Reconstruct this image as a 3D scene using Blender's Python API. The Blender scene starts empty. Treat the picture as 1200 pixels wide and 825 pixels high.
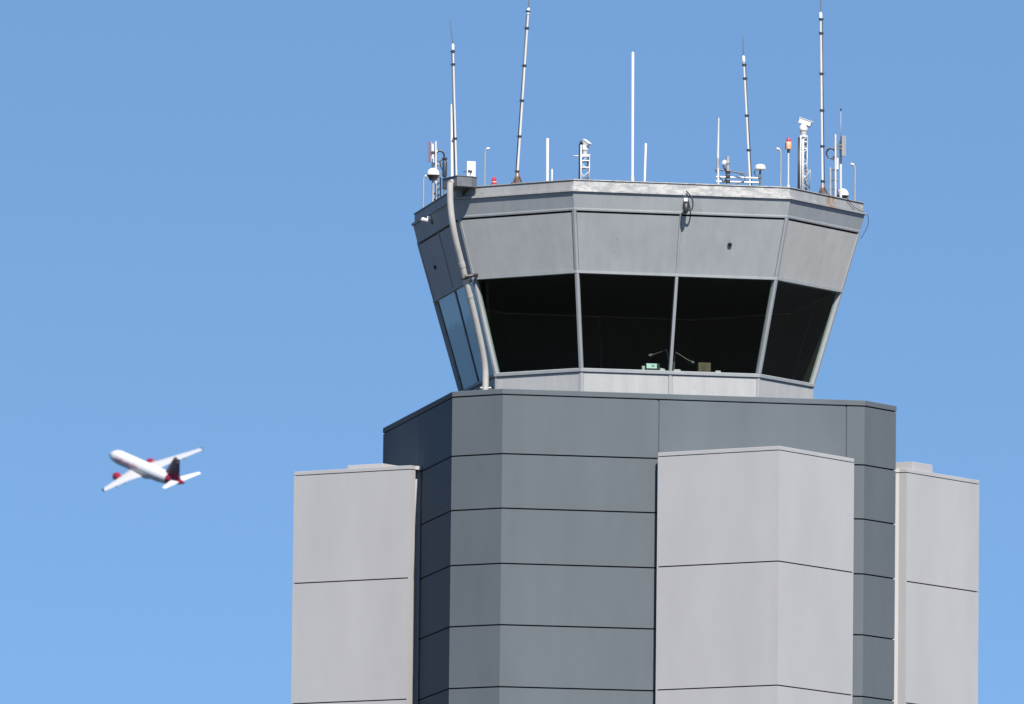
import bpy, bmesh, math, random
import numpy as np
from mathutils import Vector, Matrix

R = math.radians
SC = bpy.context.scene
COL = SC.collection
random.seed(7)

# ------------------------------------------------------------------ camera
PIT, ROL, F = 0.110207, 0.011234, 12075.6
EYE = 1.7                                     # camera height above the apron
cam = bpy.data.cameras.new('camera')
cam.sensor_fit = 'HORIZONTAL'; cam.sensor_width = 36.0
cam.lens = F / 1200 * 36
cam.clip_start = 1.0; cam.clip_end = 60000
cam.dof.use_dof = True; cam.dof.focus_distance = 212.5; cam.dof.aperture_fstop = 6.5
co = bpy.data.objects.new('camera', cam); COL.objects.link(co)
co.matrix_world = Matrix.Translation((0, 0, EYE)) @ Matrix.Rotation(R(90) + PIT, 4, 'X') @ Matrix.Rotation(ROL, 4, 'Z')
SC.camera = co

# ------------------------------------------------------------------ sky + sun
SUN_AZ, SUN_EL = R(14.2), R(48)                 # azimuth measured from behind the camera, towards its right
SUN_STRENGTH, SKY_STRENGTH, EXPOSURE = 5.0, 0.080, 1.1
w = bpy.data.worlds.new('World'); SC.world = w; w.use_nodes = True
nt = w.node_tree; nt.nodes.clear()
wo = nt.nodes.new('ShaderNodeOutputWorld'); bg = nt.nodes.new('ShaderNodeBackground')
sky = nt.nodes.new('ShaderNodeTexSky'); sky.sky_type = 'NISHITA'; sky.sun_disc = False
sky.sun_elevation = SUN_EL; sky.sun_rotation = R(180) - SUN_AZ
sky.air_density = 1.0; sky.dust_density = 0.0; sky.ozone_density = 2.5; sky.altitude = 0
tc = nt.nodes.new('ShaderNodeTexCoord'); mp = nt.nodes.new('ShaderNodeMapping'); mp.vector_type = 'POINT'
mp.inputs['Location'].default_value = (0, 0, 0.33)
mp.inputs['Scale'].default_value = (1, 1, 1.5)
nm = nt.nodes.new('ShaderNodeVectorMath'); nm.operation = 'NORMALIZE'
nt.links.new(tc.outputs['Generated'], mp.inputs[0]); nt.links.new(mp.outputs[0], nm.inputs[0]); nt.links.new(nm.outputs[0], sky.inputs[0])
bg.inputs[1].default_value = SKY_STRENGTH
gm = nt.nodes.new('ShaderNodeGamma'); gm.inputs[1].default_value = 1.2          # deep clean-air blue
ti = nt.nodes.new('ShaderNodeMix'); ti.data_type = 'RGBA'; ti.blend_type = 'MULTIPLY'; ti.inputs['Factor'].default_value = 1; ti.inputs['B'].default_value = (0.97, 1.03, 0.94, 1)
nt.links.new(sky.outputs[0], gm.inputs[0]); nt.links.new(gm.outputs[0], ti.inputs['A']); nt.links.new(ti.outputs['Result'], bg.inputs[0]); nt.links.new(bg.outputs[0], wo.inputs[0])

sl = bpy.data.lights.new('sun', 'SUN'); sl.energy = SUN_STRENGTH; sl.angle = R(0.53); sl.color = (1.0, 0.945, 0.87)
so = bpy.data.objects.new('sun', sl); COL.objects.link(so)
sdir = Vector((math.sin(SUN_AZ) * math.cos(SUN_EL), -math.cos(SUN_AZ) * math.cos(SUN_EL), math.sin(SUN_EL)))
so.rotation_euler = sdir.to_track_quat('Z', 'Y').to_euler(); so.location = (40, -60, 90)

SC.view_settings.view_transform = 'Standard'; SC.view_settings.look = 'None'
SC.view_settings.exposure = EXPOSURE; SC.view_settings.gamma = 1; SC.view_settings.use_curve_mapping = False

# ------------------------------------------------------------------ materials
def mat(name, col, rough=0.5, metal=0.0, var=0.0, vscale=1.0, stretch=1.0, bump=0.0, bscale=20, spec=0.5, coat=0.0):
    m = bpy.data.materials.new(name); m.use_nodes = True
    n = m.node_tree.nodes; l = m.node_tree.links; b = n['Principled BSDF']
    b.inputs['Base Color'].default_value = (*col, 1); b.inputs['Roughness'].default_value = rough
    b.inputs['Metallic'].default_value = metal; b.inputs['Specular IOR Level'].default_value = spec
    b.inputs['Coat Weight'].default_value = coat
    if var or bump:
        t = n.new('ShaderNodeTexCoord')
    if var:
        mp = n.new('ShaderNodeMapping'); mp.inputs['Scale'].default_value = (vscale, vscale, vscale / stretch)
        l.new(t.outputs['Object'], mp.inputs[0])
        z = n.new('ShaderNodeTexNoise'); z.inputs['Scale'].default_value = 1.0; z.inputs['Detail'].default_value = 7; z.inputs['Roughness'].default_value = 0.62
        l.new(mp.outputs[0], z.inputs['Vector'])
        r = n.new('ShaderNodeMapRange'); r.inputs['From Min'].default_value = 0.25; r.inputs['From Max'].default_value = 0.75
        r.inputs['To Min'].default_value = 1 - var; r.inputs['To Max'].default_value = 1 + var
        l.new(z.outputs['Fac'], r.inputs['Value'])
        x = n.new('ShaderNodeMix'); x.data_type = 'RGBA'; x.blend_type = 'MULTIPLY'; x.inputs['Factor'].default_value = 1
        x.inputs['A'].default_value = (*col, 1); l.new(r.outputs[0], x.inputs['B']); l.new(x.outputs['Result'], b.inputs['Base Color'])
        r2 = n.new('ShaderNodeMapRange'); r2.inputs['To Min'].default_value = max(0.02, rough - 0.1); r2.inputs['To Max'].default_value = rough + 0.1
        l.new(z.outputs['Fac'], r2.inputs['Value']); l.new(r2.outputs[0], b.inputs['Roughness'])
    if bump:
        z2 = n.new('ShaderNodeTexNoise'); z2.inputs['Scale'].default_value = bscale; z2.inputs['Detail'].default_value = 4
        l.new(t.outputs['Object'], z2.inputs['Vector'])
        bp = n.new('ShaderNodeBump'); bp.inputs['Strength'].default_value = bump; bp.inputs['Distance'].default_value = 0.02
        l.new(z2.outputs['Fac'], bp.inputs['Height']); l.new(bp.outputs[0], b.inputs['Normal'])
    return m

M = {}
M['dark_panel'] = mat('dark_grey_panel', (0.079, 0.092, 0.101), 0.7, var=0.10, vscale=0.9, stretch=4.0, spec=0.05)
M['white_panel'] = mat('pale_grey_panel', (0.285, 0.281, 0.284), 0.6, var=0.06, vscale=0.9, stretch=3.0, bump=0.05, bscale=1.2, spec=0.3)
M['joint'] = mat('black_sealant', (0.012, 0.012, 0.014), 0.9, spec=0.1)
M['pipe'] = mat('beige_pipe', (0.285, 0.275, 0.258), 0.5, var=0.10, vscale=6)
M['white'] = mat('white_paint', (0.46, 0.46, 0.452), 0.35)
M['offwhite'] = mat('aged_white', (0.39, 0.385, 0.375), 0.5, var=0.08, vscale=8)
M['galv'] = mat('galvanised_steel', (0.27, 0.275, 0.28), 0.45, metal=0.3, var=0.15, vscale=10)
M['black'] = mat('black_plastic', (0.015, 0.015, 0.017), 0.5)
M['cable'] = mat('black_cable', (0.018, 0.020, 0.028), 0.5)
M['darkbox'] = mat('dark_steel_box', (0.085, 0.09, 0.10), 0.5, var=0.2, vscale=4)
M['purple'] = mat('mauve_antenna_cover', (0.13, 0.11, 0.16), 0.5)
M['greypanel'] = mat('grey_antenna_cover', (0.20, 0.205, 0.215), 0.5)
M['rust'] = mat('rusty_steel', (0.085, 0.055, 0.04), 0.85, var=0.5, vscale=14)
M['red'] = mat('red_lens', (0.36, 0.012, 0.025), 0.3)
M['orange'] = mat('salmon_beacon', (0.50, 0.24, 0.14), 0.45)
M['interior'] = mat('dark_interior', (0.008, 0.010, 0.010), 0.9, spec=0.1)
M['sky_block'] = mat('dark_sky_block', (0.050, 0.050, 0.040), 0.9, spec=0.1)
M['carton'] = mat('brown_carton', (0.075, 0.058, 0.030), 0.8, var=0.1, vscale=8)
M['screen'] = mat('pale_green_plate', (0.34, 0.46, 0.42), 0.4)
M['paper'] = mat('paper', (0.40, 0.40, 0.38), 0.7)
M['ac_white'] = mat('aircraft_white', (0.46, 0.46, 0.465), 0.3, coat=0.3)
M['ac_grey'] = mat('aircraft_grey', (0.29, 0.292, 0.30), 0.35)
M['ac_red'] = mat('aircraft_red', (0.19, 0.008, 0.022), 0.3)
M['ac_purple'] = mat('aircraft_dark_fin', (0.062, 0.018, 0.045), 0.35)
M['ac_letter'] = mat('aircraft_letter_red', (0.36, 0.10, 0.13), 0.35)
M['ac_finletter'] = mat('aircraft_letter_pale', (0.16, 0.12, 0.15), 0.35)
M['ac_dark'] = mat('aircraft_glass', (0.03, 0.03, 0.04), 0.2)

def cab_metal(name, base, streak=0.16, white=False, rust=False):
    m = bpy.data.materials.new(name); m.use_nodes = True
    n = m.node_tree.nodes; l = m.node_tree.links; b = n['Principled BSDF']
    b.inputs['Roughness'].default_value = 0.6; b.inputs['Specular IOR Level'].default_value = 0.08
    t = n.new('ShaderNodeTexCoord')
    def noise(scale, det, rgh=0.6):
        mp = n.new('ShaderNodeMapping'); mp.inputs['Scale'].default_value = scale
        l.new(t.outputs['Object'], mp.inputs[0])
        z = n.new('ShaderNodeTexNoise'); z.inputs['Scale'].default_value = 1; z.inputs['Detail'].default_value = det; z.inputs['Roughness'].default_value = rgh
        l.new(mp.outputs[0], z.inputs['Vector']); return z.outputs['Fac']
    def rng(s, a, bb, c, d):
        r = n.new('ShaderNodeMapRange'); r.inputs['From Min'].default_value = a; r.inputs['From Max'].default_value = bb
        r.inputs['To Min'].default_value = c; r.inputs['To Max'].default_value = d; l.new(s, r.inputs['Value']); return r.outputs[0]
    def mul(a, bb):
        x = n.new('ShaderNodeMath'); x.operation = 'MULTIPLY'; l.new(a, x.inputs[0]); l.new(bb, x.inputs[1]); return x.outputs[0]
    s1 = rng(noise((5, 5, 0.25), 5), 0.3, 0.7, 1 - streak, 1 + streak)       # rain streaks
    s2 = rng(noise((0.9, 0.9, 0.9), 6), 0.3, 0.7, 0.94, 1.06)                # broad weathering
    s3 = rng(noise((14, 14, 9), 3), 0.62, 0.75, 1.0, 0.86)                   # small stains
    f = mul(mul(s1, s2), s3)
    x = n.new('ShaderNodeMix'); x.data_type = 'RGBA'; x.blend_type = 'MULTIPLY'; x.inputs['Factor'].default_value = 1
    x.inputs['A'].default_value = (*base, 1); l.new(f, x.inputs['B']); c = x.outputs['Result']
    def over(c, fac, col):
        y = n.new('ShaderNodeMix'); y.data_type = 'RGBA'; l.new(fac, y.inputs['Factor']); l.new(c, y.inputs['A']); y.inputs['B'].default_value = (*col, 1)
        return y.outputs['Result']
    sp = n.new('ShaderNodeSeparateXYZ'); l.new(t.outputs['Object'], sp.inputs[0])
    if white:   # peeling white paint on the front run of the coping
        front = rng(sp.outputs['Y'], -4.28, -4.33, 0, 1)
        side = rng(sp.outputs['X'], 2.33, 2.25, 0.0, 1)
        p = rng(noise((4.5, 4.5, 11), 9, 0.75), 0.44, 0.60, 0, 0.75)
        c = over(c, mul(mul(front, side), p), (0.40, 0.395, 0.375))
        p2 = rng(noise((4, 4, 9), 8, 0.7), 0.60, 0.66, 0, 0.55)
        c = over(c, p2, (0.37, 0.36, 0.34))
        p3 = rng(noise((5, 5, 12), 6, 0.7), 0.62, 0.7, 0, 0.55)
        c = over(c, p3, (0.13, 0.10, 0.08))
    if rust:
        def band(s, cen, hw, soft):
            a = rng(s, cen - hw - soft, cen - hw, 0, 1); bb = rng(s, cen + hw, cen + hw + soft, 1, 0); return mul(a, bb)
        k = mul(band(sp.outputs['X'], 3.42, 0.05, 0.12), band(sp.outputs['Y'], -3.21, 0.06, 0.14))
        k = mul(k, rng(noise((16, 16, 3), 5), 0.36, 0.56, 0, 0.85))
        c = over(c, k, (0.20, 0.09, 0.02))
    l.new(c, b.inputs['Base Color'])
    bp = n.new('ShaderNodeBump'); bp.inputs['Strength'].default_value = 0.25; bp.inputs['Distance'].default_value = 0.03
    l.new(noise((1.3, 1.3, 1.0), 2), bp.inputs['Height']); l.new(bp.outputs[0], b.inputs['Normal'])
    return m
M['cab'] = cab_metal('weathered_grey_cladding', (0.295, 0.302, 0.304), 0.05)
M['cab_blue'] = cab_metal('weathered_blue_grey_and_left_shade', (0.205, 0.217, 0.226), 0.06)
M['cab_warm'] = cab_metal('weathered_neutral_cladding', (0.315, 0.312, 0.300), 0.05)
M['cab_light'] = cab_metal('pale_sill_cladding', (0.245, 0.248, 0.248), 0.07)
M['coping'] = cab_metal('peeling_coping_paint', (0.215, 0.22, 0.222), 0.10, white=True, rust=True)

sb = M['screen'].node_tree.nodes['Principled BSDF']; sb.inputs['Emission Color'].default_value = (0.5, 0.8, 0.7, 1); sb.inputs['Emission Strength'].default_value = 0.12
M['lamp_arm'] = mat('dark_lamp_arm', (0.011, 0.011, 0.011), 0.5)
def glass_mat():
    m = bpy.data.materials.new('tinted_glass'); m.use_nodes = True
    n = m.node_tree.nodes; l = m.node_tree.links; n.clear()
    o = n.new('ShaderNodeOutputMaterial'); tr = n.new('ShaderNodeBsdfTransparent'); tr.inputs[0].default_value = (0.84, 0.88, 0.85, 1)
    g = n.new('ShaderNodeBsdfGlossy'); g.inputs['Roughness'].default_value = 0.02; g.inputs[0].default_value = (0.9, 0.95, 0.95, 1)
    fr = n.new('ShaderNodeFresnel'); fr.inputs[0].default_value = 1.26; mx = n.new('ShaderNodeMixShader')
    t = n.new('ShaderNodeTexCoord'); z = n.new('ShaderNodeTexNoise'); z.inputs['Scale'].default_value = 0.8
    l.new(t.outputs['Object'], z.inputs['Vector'])
    bp = n.new('ShaderNodeBump'); bp.inputs['Strength'].default_value = 0.03; bp.inputs['Distance'].default_value = 0.02
    l.new(z.outputs['Fac'], bp.inputs['Height']); l.new(bp.outputs[0], g.inputs['Normal'])
    ge = n.new('ShaderNodeNewGeometry'); iv = n.new('ShaderNodeMath'); iv.operation = 'SUBTRACT'; iv.inputs[0].default_value = 1.0
    l.new(ge.outputs['Backfacing'], iv.inputs[1]); mu = n.new('ShaderNodeMath'); mu.operation = 'MULTIPLY'; l.new(fr.outputs[0], mu.inputs[0]); l.new(iv.outputs[0], mu.inputs[1])
    l.new(mu.outputs[0], mx.inputs[0]); l.new(tr.outputs[0], mx.inputs[1]); l.new(g.outputs[0], mx.inputs[2]); l.new(mx.outputs[0], o.inputs[0])
    return m
M['glass'] = glass_mat()

# ------------------------------------------------------------------ mesh helpers
class MB:
    def __init__(s): s.v = []; s.f = []
    def add(s, vs, fs):
        o = len(s.v); s.v += [tuple(map(float, p)) for p in vs]; s.f += [tuple(i + o for i in f) for f in fs]; return s
    def loft(s, rings, caps=True, closed=True):
        n = len(rings[0]); vs = [p for r in rings for p in r]; fs = []
        for k in range(len(rings) - 1):
            for i in range(n if closed else n - 1):
                j = (i + 1) % n; fs.append((k * n + i, k * n + j, (k + 1) * n + j, (k + 1) * n + i))
        if caps: fs.append(tuple(range(n))[::-1]); fs.append(tuple((len(rings) - 1) * n + i for i in range(n)))
        return s.add(vs, fs)
    def prism(s, poly, z0, z1): return s.loft([[(x, y, z0) for x, y in poly], [(x, y, z1) for x, y in poly]])
    def ring(s, outer, inner):      # outer / inner: lists of rings (same n) forming a closed hollow section
        n = len(outer[0]); R_ = outer + inner[::-1]; vs = [p for r in R_ for p in r]; m = len(R_); fs = []
        for k in range(m):
            q = (k + 1) % m
            for i in range(n):
                j = (i + 1) % n; fs.append((k * n + i, k * n + j, q * n + j, q * n + i))
        return s.add(vs, fs)
    def hexa(s, b4, t4): return s.loft([b4, t4])
    def box(s, c, sz, rot=None):
        rot = rot or Matrix.Identity(3); c = Vector(c); hx, hy, hz = [a / 2 for a in sz]
        P = lambda x, y, z: tuple(c + rot @ Vector((x, y, z)))
        return s.loft([[P(-hx, -hy, -hz), P(hx, -hy, -hz), P(hx, hy, -hz), P(-hx, hy, -hz)], [P(-hx, -hy, hz), P(hx, -hy, hz), P(hx, hy, hz), P(-hx, hy, hz)]])
    def tube(s, pts, r, n=10, caps=True):
        pts = [Vector(p) for p in pts]; rs = r if isinstance(r, (list, tuple)) else [r] * len(pts); rings = []
        up = None
        for i, p in enumerate(pts):
            d = (pts[min(i + 1, len(pts) - 1)] - pts[max(i - 1, 0)]).normalized()
            if up is None: up = Vector((1, 0, 0)) if abs(d.x) < 0.9 else Vector((0, 1, 0))
            a = (up - d * up.dot(d)).normalized(); b = d.cross(a); up = a
            rings.append([tuple(p + (a * math.cos(2 * math.pi * k / n) + b * math.sin(2 * math.pi * k / n)) * rs[i]) for k in range(n)])
        return s.loft(rings, caps)
    def lathe(s, c, prof, axis=(0, 0, 1), n=16):
        ax = Vector(axis).normalized(); q = Vector((0, 0, 1)).rotation_difference(ax).to_matrix(); c = Vector(c)
        return s.loft([[tuple(c + q @ Vector((r * math.cos(2 * math.pi * k / n), r * math.sin(2 * math.pi * k / n), z))) for k in range(n)] for r, z in prof])
    def build(s, name, m, parent=None, off=None, smooth=False, bevel=0):
        me = bpy.data.meshes.new(name)
        v = s.v if off is None else [tuple(Vector(p) - Vector(off)) for p in s.v]
        me.from_pydata(v, [], s.f); me.update()
        b = bmesh.new(); b.from_mesh(me); bmesh.ops.recalc_face_normals(b, faces=b.faces)
        if smooth:
            for f in b.faces: f.smooth = len(f.verts) <= 4
            for e in b.edges:
                if len(e.link_faces) == 2 and e.calc_face_angle(0) > R(38): e.smooth = False
        b.to_mesh(me); b.free()
        me.materials.append(m)
        o = bpy.data.objects.new(name, me); COL.objects.link(o)
        if parent: o.parent = parent
        if bevel:
            mo = o.modifiers.new('bevel', 'BEVEL'); mo.width = bevel; mo.segments = 2; mo.limit_method = 'ANGLE'; mo.angle_limit = R(30)
        return o
def tag(o, label, cat, group=None):
    o['label'] = label; o['category'] = cat
    if group: o['group'] = group
    return o
def thing(name, label, cat, loc, group=None, rz=0):
    o = bpy.data.objects.new(name, None); o.empty_display_size = 0.2; COL.objects.link(o)
    o.location = loc; o.rotation_euler = (0, 0, rz); return tag(o, label, cat, group)

# ------------------------------------------------------------------ tower frame of reference
PHI = 0.198935
CX, CY = 2.63, 215.36
TX = Vector((math.cos(PHI), math.sin(PHI), 0)); TY = Vector((-math.sin(PHI), math.cos(PHI), 0))
def W(u, v, z): return Vector((CX, CY, 0)) + TX * u + TY * v + Vector((0, 0, z))
def ray(px, py):                                   # direction seen at a photograph position
    cr, sr = math.cos(ROL), math.sin(ROL); u0, v0 = px - 600, py - 412.5
    u = cr * u0 + sr * v0; v = -sr * u0 + cr * v0; c, s = math.cos(PIT), math.sin(PIT)
    return Vector((u / F, c + v / F * s, s - v / F * c))
def at(px, py, Y):
    d = ray(px, py); return d * (Y / d.y) + Vector((0, 0, EYE))
ZO = EYE

# ------------------------------------------------------------------ ground
g = MB()
n = 96
rings = []
for rad in (0.01, 60, 300, 620): rings.append([(rad * math.cos(2 * math.pi * k / n), 200 + rad * math.sin(2 * math.pi * k / n), 0) for k in range(n)])
g.loft(rings, caps=False)
M['ground'] = mat('asphalt_apron', (0.06, 0.06, 0.058), 0.9, var=0.25, vscale=0.05)
gr = g.build('ground', M['ground']); gr['kind'] = 'structure'
def water_mat():
    m = mat('bay_water', (0.010, 0.022, 0.030), 0.08); n_ = m.node_tree.nodes; l_ = m.node_tree.links
    t_ = n_.new('ShaderNodeTexCoord'); z_ = n_.new('ShaderNodeTexNoise'); z_.inputs['Scale'].default_value = 0.15; z_.inputs['Detail'].default_value = 5
    b_ = n_.new('ShaderNodeBump'); b_.inputs['Strength'].default_value = 0.25; b_.inputs['Distance'].default_value = 0.4
    l_.new(t_.outputs['Object'], z_.inputs['Vector']); l_.new(z_.outputs['Fac'], b_.inputs['Height']); l_.new(b_.outputs[0], n_['Principled BSDF'].inputs['Normal']); return m
wt = MB(); wt.loft([[(rad * math.cos(2 * math.pi * k / n), 200 + rad * math.sin(2 * math.pi * k / n), -0.6) for k in range(n)] for rad in (590, 2000, 9000, 40000)], caps=False)
wto = wt.build('water', water_mat()); wto['kind'] = 'structure'

# ------------------------------------------------------------------ control tower
tw = thing('control_tower', 'grey airport control tower with slanted dark glass cab and pale wall bays', 'control tower', (CX, CY, 0), rz=PHI)

def octo(h, c): return [(-h, h - c), (-h, -h + c), (-h + c, -h), (h - c, -h), (h, -h + c), (h, h - c), (h - c, h), (-h + c, h)]
H, CH = 4.69, 0.88
Z_CAP, Z_CAPL = 22.481 + ZO, 22.361 + ZO
lev = [z + ZO for z in (22.361, 21.143, 20.022, 18.887, 17.628, 16.357)]
while lev[-1] > 1.4: lev.append(lev[-1] - 1.262)
GJ = 0.03
core = MB(); core.prism(octo(H - 0.035, CH * 0.99), 0.0, Z_CAP - 0.03); core.build('wall_joint', M['joint'], tw)
wall = MB()
def notched(h, c, cuts):
    """octagon with shallow vertical reveals cut at (face index, position along the face)."""
    P = octo(h, c); out = []
    for i in range(8):
        a, b = Vector(P[i]), Vector(P[(i + 1) % 8]); d = (b - a).normalized(); nrm = Vector((-d.y, d.x))  # inward for this winding
        if nrm.dot(-(a + b) / 2) < 0: nrm = -nrm
        out.append(tuple(a))
        for fi, s in sorted(cuts, key=lambda t: t[1]):
            if fi == i:
                q = a + d * s
                for k, e in ((-1, 0), (-1, 1), (1, 1), (1, 0)): out.append(tuple(q + d * (k * 0.014) + nrm * (0.034 * e)))
    return out
for k in range(len(lev)):
    top = lev[k] - (0.012 if k == 0 else GJ / 2); bot = lev[k + 1] + GJ / 2 if k + 1 < len(lev) else 0.0
    cuts = [(2, 3.27), (2, 7.23), (0, 4.15), (4, 3.2), (6, 3.8)] if k == 0 else []
    wall.prism(notched(H, CH, cuts), bot, top)
wall.build('wall', M['dark_panel'], tw)
cap = MB(); cap.prism(octo(H + 0.008, CH), Z_CAPL + 0.012, Z_CAP); cap.build('parapet_cap', M['dark_panel'], tw, bevel=0.008)

# pale triangular bays in front of three faces (and the unseen back one)
V2 = Vector
def bay(A, B, C, tower_n, box=None, rec=(0.3, 0.3)):
    """A, C: ends beside the tower face; B: outer corner; tower_n: outward normal of the tower face."""
    A, B, C, N = V2(A), V2(B), V2(C), V2(tower_n)
    ab = (B - A).normalized(); cb = (B - C).normalized(); T = 0.18
    inA = cb * -1; inC = ab * -1                      # inward, across each leaf
    A1 = A - cb * -T * -1; C1 = C - ab * -T * -1
    A1 = A + (C - B).normalized() * T; C1 = C + (A - B).normalized() * T
    ee = 0.035
    body = [tuple(A + ab * ee), tuple(B), tuple(C + cb * ee), tuple(C1 + cb * ee), tuple(A1 + ab * ee)]
    trims = [[tuple(A), tuple(A + ab * (ee - .002)), tuple(A1 + ab * (ee - .002)), tuple(A1)], [tuple(C), tuple(C + cb * (ee - .002)), tuple(C1 + cb * (ee - .002)), tuple(C1)]]
    # neck set back 0.3 m from both ends, running into the wall
    def to_face(p, d): return p - N * (p.dot(N) - (H + 0.002))
    nA = A1 + ab * rec[0]; nC = C1 + cb * rec[1]
    neck = [tuple(nA), tuple(nC), tuple(to_face(nC, N)), tuple(to_face(nA, N))]
    zc, zl = 21.243 + ZO, 21.156 + ZO
    root = None
    pl = [zl] + [lev[i] for i in range(3, len(lev), 2)]
    def inset(poly, e):
        c = sum((V2(p) for p in poly), V2((0, 0))) / len(poly); return [tuple(V2(p) + (c - V2(p)).normalized() * e) for p in poly]
    b = MB()
    for k in range(len(pl)):
        top = pl[k] - (0.007 if k == 0 else 0.013); bot = pl[k + 1] + 0.013 if k + 1 < len(pl) else 0.0
        b.prism(body, bot, top)
    b.prism(neck, 0.0, zl - 0.007)
    for tr in trims: b.prism(tr, 0.0, zl - 0.007)
    root = b.build('wall_bay', M['white_panel'], tw)
    j = MB(); j.prism(inset(body, 0.045), 0.01, zc - 0.02); j.build('wall_joint', M['joint'], root)
    c = MB()
    ext = lambda p: tuple(V2(p) - N * (V2(p).dot(N) - (H + 0.011)))
    cp = [tuple(A), tuple(B), tuple(C), tuple(C1), ext(C1 + cb * 0.02), ext(A1 + ab * 0.02), tuple(A1)]
    c.prism(cp, zl + 0.008, zc); c.build('bay_cap', M['white_panel'], root, bevel=0.006)
    if box is not None:
        (P0, d1, L1, d2, L2, hh) = box; P0, d1, d2 = V2(P0), V2(d1), V2(d2)
        q = [P0, P0 + d1 * L1, P0 + d1 * L1 + d2 * L2, P0 + d2 * L2]
        x = MB(); x.prism([tuple(a) for a in q], zc + 0.004, zc + hh); x.build('roof_hatch', M['white_panel'], root, bevel=0.006)
    return root
s2 = math.sqrt(0.5)
bay((-0.592, -4.902), (1.48, -7.01), (3.538, -4.94), (0, -1))
D_, E_ = V2((-7.049, 1.341)), V2((-4.965, -0.771))
dE = (E_ - D_).normalized(); E2 = D_ + V2((-dE.y, dE.x)) * 2.96
bay(tuple(E2), tuple(D_), tuple(E_), (-1, 0), (D_ + dE * 1.05 + V2((-dE.y, dE.x)) * 0.45, dE, 0.90, V2((-dE.y, dE.x)), 0.6, 0.125), (0.3, 0.24))
H_, I_ = V2((5.044, -3.322)), V2((7.102, -1.301))
dH = (H_ - I_).normalized(); H2 = I_ + V2((dH.y, -dH.x)) * 2.9
if H2.y < I_.y: H2 = I_ - V2((dH.y, -dH.x)) * 2.9
nin = (H2 - I_).normalized()
bay(tuple(H_), tuple(I_), tuple(H2), (1, 0), (H_ - dH * 0.30 + nin * 0.05, -dH, 0.80, nin, 0.75, 0.17), (0.006, 0.3))
bay((0.6, 4.902), (-1.48, 7.01), (-3.54, 4.94), (0, 1))

# ---- cab
CSH = -0.02
def oct8(o):
    a = 3.41 + o; s = math.sqrt(2) * (3.751 + o) - a
    return [(-a + CSH, s), (-a + CSH, -s), (-s + CSH, -a), (s + CSH, -a), (a + CSH, -s), (a + CSH, s), (s + CSH, a), (-s + CSH, a)]
def R8(o, z): return [(x, y, z) for x, y in oct8(o)]
T = 0.27432; ZD = 23.084 + ZO
def off(z): return T * (z - ZD)
ZR, ZL, ZA, ZB, ZC = 26.887 + ZO, 26.705 + ZO, 26.653 + ZO, 26.272 + ZO, 25.045 + ZO
oR = off(ZA) - 0.045
b = MB(); b.ring([R8(off(ZA) - 0.2, ZA + 0.002), R8(oR, ZA + 0.002), R8(oR, ZR)], [R8(oR - 0.28, ZA + 0.002), R8(oR - 0.28, ZR)][:1] + [R8(oR - 0.28, ZA + 0.01), R8(oR - 0.28, ZR)])
coping = MB(); coping.ring([R8(oR, ZA + 0.004), R8(oR, ZR)], [R8(oR - 0.25, ZA + 0.004), R8(oR - 0.25, ZR)]); coping_o = coping.build('roof_coping', M['coping'], tw, bevel=0.01)
lip = MB(); lip.ring([R8(off(ZA) + 0.014, ZA), R8(off(ZA) + 0.014, ZL - 0.01), R8(oR + 0.002, ZL)], [R8(oR - 0.1, ZA), R8(oR - 0.1, ZL - 0.01), R8(oR - 0.1, ZL)]); lip.build('drip_edge', M['coping'], coping_o)
cf = MB(); cf.ring([R8(oR + 0.02, ZR + 0.004), R8(oR + 0.02, ZR + 0.022)], [R8(oR - 0.27, ZR + 0.004), R8(oR - 0.27, ZR + 0.022)]); cf.build('cap_flashing', M['coping'], coping_o)
deck = MB(); deck.prism(oct8(oR - 0.24), ZA - 0.25, ZA - 0.02); deck.build('roof_deck', mat('roof_gravel', (0.3, 0.29, 0.28), 0.9, var=0.2, vscale=3), tw)
band = MB(); band.ring([R8(off(ZB) - 0.004, ZB), R8(off(ZB + .03) - 0.004, ZB + 0.03), R8(off(ZB + .055) - 0.012, ZB + 0.055), R8(off(ZA) - 0.022, ZA - 0.003)], [R8(off(ZB) - 0.15, ZB), R8(off(ZB) - 0.15, ZB + 0.03), R8(off(ZB) - 0.15, ZB + 0.055), R8(off(ZA) - 0.2, ZA - 0.003)])
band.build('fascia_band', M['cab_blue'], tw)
shell = MB(); shell.ring([R8(off(ZC) - 0.06, ZC + 0.03), R8(off(ZB) - 0.06, ZB - 0.002)], [R8(off(ZC) - 0.14, ZC + 0.03), R8(off(ZB) - 0.14, ZB - 0.002)]); shell.build('cab_wall', M['joint'], tw)
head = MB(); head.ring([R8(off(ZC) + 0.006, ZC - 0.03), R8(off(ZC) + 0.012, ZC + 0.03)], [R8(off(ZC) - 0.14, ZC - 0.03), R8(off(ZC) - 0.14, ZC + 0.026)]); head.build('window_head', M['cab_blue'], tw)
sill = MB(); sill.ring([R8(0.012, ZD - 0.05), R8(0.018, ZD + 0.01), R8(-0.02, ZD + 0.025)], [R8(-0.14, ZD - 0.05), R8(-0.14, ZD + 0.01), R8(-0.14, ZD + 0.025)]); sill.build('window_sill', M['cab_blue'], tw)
base = MB(); base.ring([R8(-0.035, 22.2 + ZO), R8(-0.035, ZD - 0.052)], [R8(-0.2, 22.2 + ZO), R8(-0.2, ZD - 0.052)]); base.build('cab_base_wall', M['cab_light'], tw)
rd = MB(); rd.prism(octo(H - 0.3, CH), Z_CAP - 0.35, Z_CAP - 0.30); rd.build('terrace_floor', M['galv'], tw)

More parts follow.
